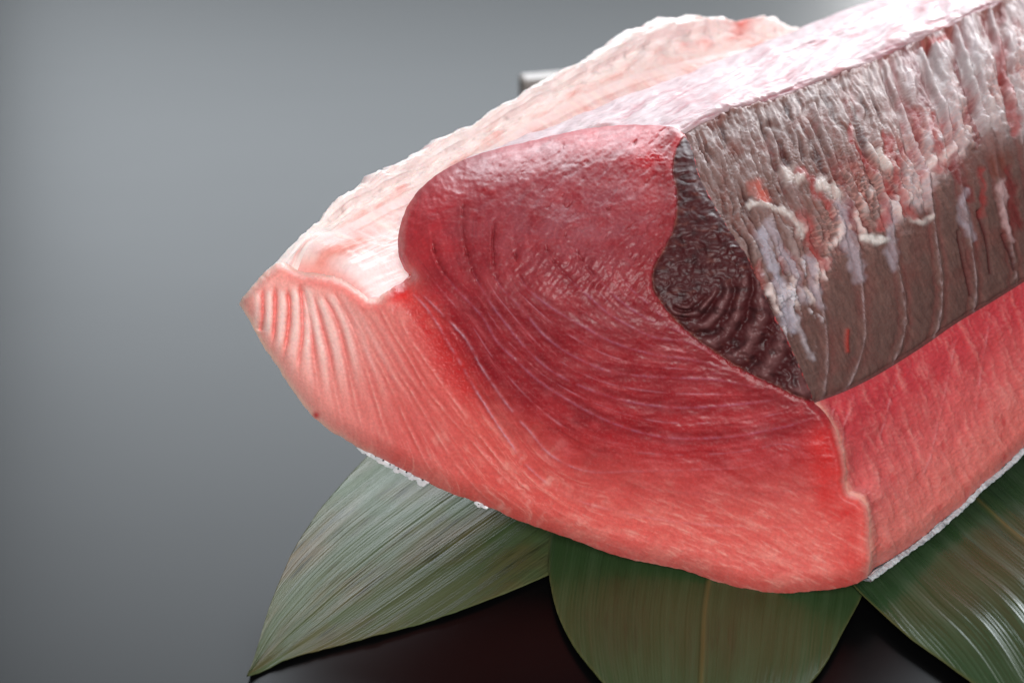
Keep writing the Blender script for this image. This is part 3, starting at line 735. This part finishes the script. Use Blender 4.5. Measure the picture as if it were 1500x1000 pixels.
# --- white membrane over the back of the loin
def build_loin_top():
    s = srange(0.36, 0.0009)
    def dz(a, q): return rz('top', q) * sstep(0.55, 1.0, a) + jag(q) * np.exp(-((1 - a) / 0.03) ** 2)
    P, a = sweep('loin', s, dz, dense=330)
    A = np.broadcast_to(a[:, None], P.shape[:2]); S = np.broadcast_to(s[None], P.shape[:2])
    x, y = to_px(P); xf, yf, af, sf = x.ravel(), y.ravel(), A.ravel(), S.ravel()
    w_ = 6 * fbm(xf / 40, yf / 30, 3, 501)
    wr = fbm((xf * 0.42 + yf * 0.9 + w_) / 8, (xf * 0.9 - yf * 0.42) / 75, 4, 503, 0.5)
    wr2 = fbm((xf * 0.2 + yf) / 6, (xf - yf * 0.2) / 26, 3, 507)
    bl = fbm(xf / 60, yf / 40, 3, 505)
    c = flat(xf, srgb(184, 156, 160))
    c = mix(c, srgb(166, 100, 108), np.clip(-wr * 2.2 - 0.1, 0, 0.85) * sstep(0.45, 0.75, af))
    c = mix(c, srgb(210, 188, 190), np.clip(wr * 1.4, 0, 0.8))
    c = mix(c, srgb(196, 110, 112), np.clip(bl * 1.6 - 0.5, 0, 0.5) * sstep(0.6, 0.9, af))
    c = mix(c, srgb(198, 60, 62), gauss(np.hypot((xf - 1385) * 0.6, yf - 48), 9) * 0.9)
    sp = perlin(xf / 3.2, yf / 2.4, 511)
    c = mix(c, srgb(120, 104, 110), np.clip(sp * 3 - 1.85, 0, 0.75) * sstep(0.5, 0.7, af))
    c = mix(c, srgb(192, 50, 58), (1 - sstep(0, 0.35, af)) * (1 - sstep(0.0, 0.012, sf)) * 0.8)
    h = 0.0011 * wr * sstep(0.35, 0.7, af) + 0.0004 * wr2 + 0.0012 * bl
    h += 0.004 * sstep(1330, 1480, xf) * fbm((xf * 0.92 - yf * 0.4) / 30, (xf * .4 + yf * .92) / 90, 3, 513) * sstep(0.5, 0.8, af)
    h *= sstep(0, 0.010, 1 - af)
    dry = 0.06 + 0.05 * bl
    finish('loin_membrane', P, h.reshape(x.shape), c.reshape(x.shape + (3,)), dry.reshape(x.shape), M_MEMB, 'shiny white membrane over the top of the loin', outward=OUTD)
build_loin_top()

# --- belly flap (outer side, rim, inner wall) and the lining of the belly hollow
def build_flap():
    s = srange(0.44, 0.0011)
    P1, a1 = sweep('tiprim', s, lambda a, q: rz('rim', q) * a ** 0.7, dense=34)
    P2, a2 = sweep('rimin', s, lambda a, q: lerp(rz('rim', q), rz('rimin', q), a), dense=70)
    P = np.concatenate([P1[:-1], P2], 0)
    k1 = len(P1) - 1
    b = np.r_[a1[:-1], 1 + a2]
    A = np.broadcast_to(b[:, None], P.shape[:2]); S = np.broadcast_to(s[None], P.shape[:2])
    x, y = to_px(P); xf, yf, af, sf = x.ravel(), y.ravel(), A.ravel(), S.ravel()
    bl = fbm(sf * 60, af * 3, 4, 601); fib = fbm(sf * 420, af * 2.2, 3, 603); rag = fbm(sf * 170, af * 5, 3, 605)
    c = flat(xf, srgb(246, 230, 226))
    c = mix(c, srgb(234, 156, 148), np.clip(bl * 1.8 + 0.1, 0, 0.85) * sstep(1.45, 1.7, af))
    c = mix(c, srgb(248, 214, 206), sstep(1.55, 1.9, af) * 0.5)
    c = mix(c, srgb(250, 240, 236), np.clip(fib, 0, 0.8) * 0.8)
    c = mix(c, srgb(214, 110, 110), np.clip(fbm(sf * 110, af * 2, 3, 607) * 1.6 - 0.5, 0, 0.6) * gauss(af - 1.0, 0.25))
    c = mix(c, srgb(176, 150, 146), np.clip(perlin(sf * 300, af * 3, 609) * 2.5 - 0.7, 0, 0.7) * gauss(af - 1.42, 0.07))
    c = mix(c, srgb(226, 96, 80), gauss(np.hypot(xf - 1082, yf - 40), 14) * 0.8)
    h = 0.0036 * bl * sstep(0, 0.03, sf) + 0.0008 * rag + 0.0003 * fib - 0.0012 * gauss(af - 1.45, 0.06) + 0.004 * gauss(af - 1.12, 0.25) * sstep(0.0, 0.05, sf)
    h *= sstep(0, 0.006, sf) * sstep(0, 0.25, 2 - af)
    dry = 0.1 + 0 * bl
    finish('belly_flap', P, h.reshape(x.shape), c.reshape(x.shape + (3,)), dry.reshape(x.shape), M_MEMB, 'pale fatty edge of the belly wall behind the loin', outward=OUTD)
    # lining
    s = srange(0.30, 0.0012)
    def dz(a, q):
        return np.where(a < 0.28, lerp(rz('rimin', q), rz('cavw', q), a / 0.28), rz('cavw', q) * (1 - sstep(0.28, 0.62, a)))
    P, a = sweep('cav', s, dz, dense=150)
    A = np.broadcast_to(a[:, None], P.shape[:2]); S = np.broadcast_to(s[None], P.shape[:2])
    x, y = to_px(P); xf, yf, af, sf = x.ravel(), y.ravel(), A.ravel(), S.ravel()
    fib = fbm(sf * 330, af * 2.5, 4, 621); bl = fbm(sf * 70, af * 4, 3, 623); ln = fbm(af * 26, sf * 30, 4, 625)
    c = flat(xf, srgb(246, 228, 226))
    c = mix(c, srgb(226, 128, 112), gauss(af - 0.16, 0.14) * np.clip(0.55 + 0.9 * bl, 0, 1) * 0.9)
    c = mix(c, srgb(250, 226, 214), np.clip(fib * 1.2, 0, 0.8) * (1 - sstep(0.3, 0.45, af)))
    c = mix(c, srgb(226, 150, 150), np.clip(ln - 0.1, 0, 0.5) * sstep(0.35, 0.5, af))
    c = mix(c, srgb(230, 110, 96), gauss(sf, 0.0025) * 0.6)
    h = 0.0009 * fib * (1 - sstep(0.3, 0.5, af)) + 0.0016 * bl + 0.0006 * ln
    h *= sstep(0, 0.006, sf) * sstep(0, 0.08, af)
    finish('belly_lining', P, h.reshape(x.shape), c.reshape(x.shape + (3,)), 0.05 + 0 * x, M_MEMB, 'white lining of the hollow between flap and loin', outward=OUTD)
build_flap()

# --- skin: ragged grey-white strip under the long side, and the underside
def dzbot(a, q):
    return rz('skin', q) * (1 - sstep(0, 0.12, a)) - 0.03 * sstep(0.15, 0.35, a) * (1 - sstep(0.6, 0.85, a)) * sstep(0, 0.09, q)
def build_skin():
    s = srange(0.22, 0.0009)
    P0, a = sweep('pink', s, lambda a, q: rz('skin', q) + 0 * a, dense=40)
    E = P0[-1]                                             # the lower edge itself
    nout = np.array([AX[1], -AX[0], 0.0])
    m = 16; V = []
    q = np.linspace(0, 1, m)
    jag = 0.0009 * fbm(s * 140, s * 0, 4, 701, 0.65) + 0.0003 * fbm(s * 900, s * 0, 2, 703)
    th = 0.0030 + 1.3 * jag + 0.0009 * fbm(s * 90, s * 0, 3, 705)
    rows = []
    for f in q:
        ang = math.pi * 0.5 + 0 * f
        bulge = 0.0016 * math.sin(math.pi * min(1, f * 1.6)) if f < 0.62 else -0.010 * (f - 0.62)
        rows.append(E + nout * (bulge + 0.0004) + np.array([0, 0, 1.0]) * (0.0006 - th * f)[:, None] + nout * (0.0006 * fbm(s * 500, s * 0 + f * 3, 3, 707))[:, None])
    P = np.stack(rows, 0)
    x, y = to_px(P)
    sf = np.broadcast_to(s[None], x.shape); qf = np.broadcast_to(q[:, None], x.shape)
    n1 = fbm(sf * 700, qf * 3, 3, 709)
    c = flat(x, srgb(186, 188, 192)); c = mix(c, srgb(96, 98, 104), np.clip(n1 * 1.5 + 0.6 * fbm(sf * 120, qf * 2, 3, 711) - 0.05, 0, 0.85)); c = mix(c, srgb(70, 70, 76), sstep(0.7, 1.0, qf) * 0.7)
    finish('skin', P, 0.0005 * n1, c, 0.1 + 0 * x, M_SKIN, 'ragged white edge of skin along the bottom of the side', outward=OUTD)
    # underside and outer belly, swept straight back
    s = srange(0.10, 0.004, 40)
    P, a = sweep('bot', s, dzbot, dense=260)
    x, y = to_px(P)
    n1 = fbm(x / 20, y / 20, 4, 721)
    c = flat(x, srgb(176, 178, 182)); c = mix(c, srgb(110, 112, 120), np.clip(n1 + 0.2, 0, 0.8))
    c = mix(c, srgb(232, 150, 140), gauss(np.broadcast_to(s[None], x.shape), 0.004))
    finish('belly_skin', P, 0.0008 * n1, c, 0.1 + 0 * x, M_SKIN, 'silver grey skin under the belly', outward=OUTD)
    # far end of the block
    loop = []
    dzs = {'tiprim': lambda a, q: rz('rim', q) * a ** 0.7, 'rimin': lambda a, q: lerp(rz('rim', q), rz('rimin', q), a),
           'cav': lambda a, q: np.where(a < 0.28, lerp(rz('rimin', q), rz('cavw', q), a / 0.28), rz('cavw', q) * (1 - sstep(0.28, 0.62, a))),
           'loin': lambda a, q: rz('top', q) * sstep(0.55, 1.0, a), 'dark': lambda a, q: lerp(rz('top', q), rz('dkb', q), a),
           'pink': lambda a, q: lerp(rz('dkb', q), rz('skin', q), sstep(0, 1, a) * 0.3 + a * 0.7),
           'bot': dzbot}
    for nme, _ in RUNS:
        Q, _a = sweep(nme, np.array([SL]), dzs[nme], dense=24); loop.append(Q[:-1, 0])
    L_ = np.vstack(loop); L_[:, 2] = np.maximum(L_[:, 2], 0.003); ctr = L_.mean(0)
    V = []; k = len(L_)
    for f in np.linspace(1, 0.04, 10): V.append(ctr + (L_ - ctr) * f + AX * 0.012 * (1 - f))
    V = np.vstack(V) + TI
    F = [(i * k + j, i * k + (j + 1) % k, (i + 1) * k + (j + 1) % k, (i + 1) * k + j) for i in range(9) for j in range(k)]
    cc = flat(V[:, 0], srgb(200, 90, 88))
    tag(mesh('far_end', V, F, M_FAT, tuna, {'Col': cc, 'dry': 0.1 + 0 * V[:, 0]}), 'far cut end of the block')
build_skin()

# --- loose scales under the belly edge
def scale_mat():
    m, nt, b = nodemat('scale'); N = nt.nodes; L = nt.links
    tc = N.new('ShaderNodeTexCoord'); n = N.new('ShaderNodeTexNoise'); n.inputs['Scale'].default_value = 600
    r = N.new('ShaderNodeValToRGB'); r.color_ramp.elements[0].color = (0.36, 0.37, 0.39, 1); r.color_ramp.elements[1].color = (0.72, 0.72, 0.73, 1)
    L.new(tc.outputs['Object'], n.inputs['Vector']); L.new(n.outputs['Fac'], r.inputs[0]); L.new(r.outputs[0], b.inputs['Base Color'])
    b.inputs['Roughness'].default_value = 0.3
    return m
M_SCALE = scale_mat()
def build_scales():
    spots = [(531, 656, 9, 0.3), (540, 660, 9, 0.9), (549, 667, 8, 0.2), (560, 673, 9, 0.7), (570, 679, 8, 0.1), (582, 685, 9, 0.5), (594, 690, 9, 0.2), (606, 695, 10, 0.6), (618, 701, 12, 0.4), (700, 737, 6, 0.3), (708, 739, 6, 0.8)]
    for (px, py, w_, rot) in spots:
        t, r = face_depth(np.array([float(px)]), np.array([float(py) + 3.0]))
        c0 = (CAM + r * (t - 0.0)[:, None])[0]
        c0 = c0 + NB * 0.001
        sz = w_ * 0.00030 * 0.75
        nr, na = 4, 14; V = []; F = []
        base = np.array([0.75, -0.35, -0.2 - rot * 0.5]); base /= np.linalg.norm(base)
        e1 = np.array([-math.cos(PHI), math.sin(PHI), 0.3 * (rot - 0.5)]); e1 /= np.linalg.norm(e1)
        e2 = np.array([0.0, -0.35 - 0.3 * rot, -0.75]); e2 -= e1 * (e1 @ e2); e2 /= np.linalg.norm(e2)
        e3 = np.cross(e1, e2)
        for side in (0, 1):
            for i in range(nr):
                for j in range(na):
                    rr = (i + 0.6) / nr; an = 2 * math.pi * j / na
                    wv = 1 + 0.18 * math.sin(3 * an + rot * 9) * rr + 0.10 * random.uniform(-1, 1) * (i == nr - 1)
                    pz = 0.25 * rr * rr * math.cos(an * 2 + rot * 5) - 0.1 * side * (1 - rr) 
                    V.append(c0 + TI + sz * (e1 * math.cos(an) * rr * wv * 1.25 + e2 * math.sin(an) * rr * wv * 0.9 + e3 * pz))
        for side in (0, 1):
            o = side * nr * na
            for i in range(nr - 1):
                for j in range(na):
                    q = (o + i * na + j, o + i * na + (j + 1) % na, o + (i + 1) * na + (j + 1) % na, o + (i + 1) * na + j)
                    F.append(q if side == 0 else q[::-1])
        for i in range(1): 
            for j in range(0, na // 2 - 1):
                F.append((j, j + 1, na - 2 - j, na - 1 - j))
        mesh('scale', V, F, M_SCALE, tuna)
build_scales()

# ================================================================== THE LEAVES
def leaf_mat(name, base, pale, brown, bfac, rough, ribk):
    m, nt, b = nodemat(name); N = nt.nodes; L = nt.links
    av = N.new('ShaderNodeAttribute'); av.attribute_name = 'vein'
    al = N.new('ShaderNodeAttribute'); al.attribute_name = 'along'
    ar = N.new('ShaderNodeAttribute'); ar.attribute_name = 'rib'
    def noise(sv, sa, det, off=0.0):
        a = N.new('ShaderNodeMath'); a.operation = 'MULTIPLY'; a.inputs[1].default_value = sv; L.new(av.outputs['Fac'], a.inputs[0])
        c = N.new('ShaderNodeMath'); c.operation = 'MULTIPLY'; c.inputs[1].default_value = sa; L.new(al.outputs['Fac'], c.inputs[0])
        cb = N.new('ShaderNodeCombineXYZ'); L.new(a.outputs[0], cb.inputs[0]); L.new(c.outputs[0], cb.inputs[1]); cb.inputs[2].default_value = off
        n = N.new('ShaderNodeTexNoise'); n.inputs['Scale'].default_value = 1; n.inputs['Detail'].default_value = det
        L.new(cb.outputs[0], n.inputs['Vector']); return n
    nf = noise(900, 9, 3); nm = noise(260, 14, 4, 3.0); nb = noise(45, 22, 4, 7.0); ns = noise(420, 38, 3, 11.0)
    def ramp(n, lo, hi):
        r = N.new('ShaderNodeMapRange'); r.inputs[1].default_value = lo; r.inputs[2].default_value = hi; L.new(n.outputs['Fac'], r.inputs[0]); return r
    def mixc(a, bcol, fac, k=1.0):
        x = N.new('ShaderNodeMixRGB'); 
        mm = N.new('ShaderNodeMath'); mm.operation = 'MULTIPLY'; mm.inputs[1].default_value = k; L.new(fac, mm.inputs[0]); L.new(mm.outputs[0], x.inputs[0])
        if isinstance(a, tuple): x.inputs[1].default_value = a
        else: L.new(a, x.inputs[1])
        x.inputs[2].default_value = bcol
        return x.outputs[0]
    c = mixc(base, pale, ramp(nm, 0.42, 0.72).outputs[0], 0.55)
    c = mixc(c, pale, ramp(nf, 0.5, 0.75).outputs[0], 0.35)
    c = mixc(c, brown, ramp(nb, 0.45, 0.75).outputs[0], bfac)
    bl = N.new('ShaderNodeMath'); bl.operation = 'MULTIPLY'
    L.new(ramp(ns, 0.54, 0.66).outputs[0], bl.inputs[0]); L.new(ramp(nb, 0.40, 0.56).outputs[0], bl.inputs[1])
    c = mixc(c, (0.022, 0.026, 0.008, 1), bl.outputs[0], 0.85 * bfac)
    c = mixc(c, (0.26, 0.17, 0.05, 1), ar.outputs['Fac'], ribk)
    L.new(c, b.inputs['Base Color'])
    rr = ramp(nm, 0.3, 0.7); rr.inputs[3].default_value = rough - 0.06; rr.inputs[4].default_value = rough + 0.10
    L.new(rr.outputs[0], b.inputs['Roughness'])
    ma0 = N.new('ShaderNodeMath'); ma0.operation = 'MULTIPLY_ADD'; ma0.inputs[1].default_value = 2.0
    L.new(nm.outputs['Fac'], ma0.inputs[0]); L.new(nf.outputs['Fac'], ma0.inputs[2])
    vs = N.new('ShaderNodeMath'); vs.operation = 'MULTIPLY'; vs.inputs[1].default_value = 4800.0; L.new(av.outputs['Fac'], vs.inputs[0])
    sn = N.new('ShaderNodeMath'); sn.operation = 'SINE'; L.new(vs.outputs[0], sn.inputs[0])
    ma = N.new('ShaderNodeMath'); ma.operation = 'MULTIPLY_ADD'; ma.inputs[1].default_value = 0.15
    L.new(sn.outputs[0], ma.inputs[0]); L.new(ma0.outputs[0], ma.inputs[2])
    bp = N.new('ShaderNodeBump'); bp.inputs['Strength'].default_value = 0.36; bp.inputs['Distance'].default_value = 0.0007
    L.new(ma.outputs[0], bp.inputs['Height']); L.new(bp.outputs[0], b.inputs['Normal'])
    b.inputs['Specular IOR Level'].default_value = 0.36 if rough > 0.33 else 0.6
    return m
def build_leaf(e1, e2, mid, zfun, mat, label, ripple):
    """e1, e2: the two edges from tip to base; mid: fraction across where the midrib runs"""
    n, m = 170, 130
    def res(p):
        p = spline(p, 6); q = np.r_[0, np.cumsum(np.hypot(*np.diff(p, axis=0).T))]; k = np.linspace(0, q[-1], n)
        return np.stack([np.interp(k, q, p[:, 0]), np.interp(k, q, p[:, 1])], -1)
    A = on_table(*res(e1).T); B = on_table(*res(e2).T)
    f = np.linspace(0, 1, m)
    P = A[:, None] * (1 - f)[None, :, None] + B[:, None] * f[None, :, None]
    C = A * (1 - mid) + B * mid
    d = C[-1] - C[0]; d[2] = 0; ln = np.linalg.norm(d); d /= ln; nrm = np.array([-d[1], d[0], 0])
    o = C[0]
    vein = (P - C[:, None]) @ nrm; along = (P - o) @ d
    width = np.linalg.norm(B - A, axis=1)[:, None] + 1e-6
    vn = vein * 0.75 + 0.25 * (vein / width) * width.max()       # the veins draw together towards the tip
    x, y = to_px(P)
    tt = np.linspace(0, 1, n)[:, None] + 0 * f[None]
    z = zfun(x, y, f[None] + 0 * tt, tt)
    z = z + ripple * fbm(vn * 160, along * 9, 3, 801) + 0.00025 * fbm(vn * 700, along * 6, 2, 803)
    ribd = np.abs(vein)
    rib = np.exp(-(ribd / 0.0007) ** 2)
    z = z + 0.0005 * np.exp(-(ribd / 0.0011) ** 2) - 0.0004 * np.exp(-((ribd - 0.003) / 0.002) ** 2)
    edge = np.minimum(f, 1 - f)[None] * width
    rib = np.maximum(rib, 0.7 * np.exp(-(edge / 0.0006) ** 2))
    P[..., 2] = np.maximum(z, 0.0008)
    o3 = np.array([o[0], o[1], 0.0])
    V = (P - o3).reshape(-1, 3)
    back = V.copy(); back[:, 2] -= 0.00035
    F = gridfaces(n, m); k = n * m
    # edge strip closing the blade
    i = np.arange(k).reshape(n, m)
    ring = np.r_[i[0, :-1], i[:-1, -1], i[-1, :0:-1], i[:0:-1, 0]]
    R = np.stack([ring, np.roll(ring, -1), np.roll(ring, -1) + k, ring + k], -1)
    Fs = np.vstack([F, F[:, ::-1] + k, R])
    at = {'vein': np.r_[vn.ravel(), vn.ravel()], 'along': np.r_[along.ravel(), along.ravel()], 'rib': np.r_[rib.ravel(), rib.ravel()]}
    ob = mesh('bamboo_leaf', np.vstack([V, back]), Fs, mat, None, at)
    ob.location = o3
    tag(ob, label, 'leaf', 'bamboo leaves fanned out under the fish')
    return ob
M_L1 = leaf_mat('leaf_olive', (0.050, 0.076, 0.028, 1), (0.084, 0.118, 0.054, 1), (0.105, 0.070, 0.026, 1), 0.95, 0.46, 0.08)
M_L2 = leaf_mat('leaf_dark', (0.030, 0.060, 0.020, 1), (0.056, 0.094, 0.040, 1), (0.036, 0.042, 0.018, 1), 0.35, 0.38, 0.25)
M_L3 = leaf_mat('leaf_green', (0.026, 0.056, 0.021, 1), (0.062, 0.102, 0.052, 1), (0.030, 0.045, 0.018, 1), 0.35, 0.27, 0.3)
build_leaf([(362, 996), (374, 962), (396, 892), (426, 820), (466, 755), (508, 705), (548, 664), (600, 620), (680, 570)],
           [(362, 996), (430, 968), (560, 933), (680, 897), (806, 846), (900, 796), (980, 750)], 0.47,
           lambda x, y, f, t: 0.0016 + 0.003 * t * (1 - (2 * f - 1) ** 2), M_L1,
           'olive bamboo leaf with brown streaks, its pointed tip at the lower left', 0.0008)
build_leaf([(1008, 1130), (930, 1062), (876, 1002), (842, 958), (818, 912), (806, 866), (803, 826), (808, 782), (822, 740), (850, 690)],
           [(1008, 1130), (1110, 1085), (1194, 1001), (1238, 928), (1266, 872), (1278, 820), (1270, 760), (1250, 690)], 0.51,
           lambda x, y, f, t: 0.0030 + 0.0035 * (1 - (2 * f - 1) ** 2) * sstep(0, 0.4, t), M_L2,
           'dark green bamboo leaf under the near corner of the fish, middle one of three', 0.0007)
build_leaf([(1640, 1200), (1560, 1130), (1470, 1052), (1384, 988), (1330, 950), (1288, 914), (1250, 878), (1222, 840), (1210, 800)],
           [(1640, 1200), (1690, 1080), (1690, 960), (1660, 840), (1600, 730), (1540, 640), (1500, 590), (1460, 550)], 0.52,
           lambda x, y, f, t: 0.0050 + 0.017 * (1 - (2 * f - 1) ** 2) * sstep(0, 0.35, t) * (1 - 0.75 * sstep(0.45, 0.9, t)), M_L3,
           'bright glossy green bamboo leaf at the right, under the long side', 0.0012)

# ================================================================== the pale block behind the fish
def build_block():
    m, nt, b = nodemat('pale_wood'); N = nt.nodes; L = nt.links
    tc = N.new('ShaderNodeTexCoord'); mp = N.new('ShaderNodeMapping'); mp.inputs['Scale'].default_value = (6, 60, 60)
    n = N.new('ShaderNodeTexNoise'); n.inputs['Scale'].default_value = 2; n.inputs['Detail'].default_value = 5
    r = N.new('ShaderNodeValToRGB'); r.color_ramp.elements[0].color = (0.34, 0.30, 0.28, 1); r.color_ramp.elements[1].color = (0.34, 0.30, 0.28, 1)
    L.new(tc.outputs['Object'], mp.inputs[0]); L.new(mp.outputs[0], n.inputs['Vector']); L.new(n.outputs['Fac'], r.inputs[0]); L.new(r.outputs[0], b.inputs['Base Color'])
    b.inputs['Roughness'].default_value = 0.5
    p = on_table(np.array(768.0), np.array(168.0))
    wx, wy, wz, bv = 0.060, 0.014, 0.020, 0.0015
    V = []; 
    for z, ins in ((0.0, bv * 0.6), (bv, 0), (wz - bv, 0), (wz, bv)):
        for (sx, sy) in ((0, 0), (1, 0), (1, 1), (0, 1)):
            ex = ins if sx == 0 else wx - ins; ey = ins if sy == 0 else wy - ins
            c = bv
            if (sx, sy) == (0, 0): V += [(ins, c, z), (c, ins, z)]
            elif (sx, sy) == (1, 0): V += [(wx - c, ins, z), (wx - ins, c, z)]
            elif (sx, sy) == (1, 1): V += [(wx - ins, wy - c, z), (wx - c, wy - ins, z)]
            else: V += [(c, wy - ins, z), (ins, wy - c, z)]
    F = [(i * 8 + j, i * 8 + (j + 1) % 8, (i + 1) * 8 + (j + 1) % 8, (i + 1) * 8 + j) for i in range(3) for j in range(8)]
    for o in (0, 24):
        q = [(o, o + 1, o + 2, o + 3), (o, o + 3, o + 4, o + 7), (o + 4, o + 5, o + 6, o + 7)]
        F += [t[::-1] for t in q] if o == 0 else q
    ob = mesh('wooden_block', V, F, m, None, smooth=False)
    ob.location = p; ob.rotation_euler = (0, 0, RAD(14))
    tag(ob, 'pale grey wooden block half hidden behind the belly flap', 'block')
build_block()
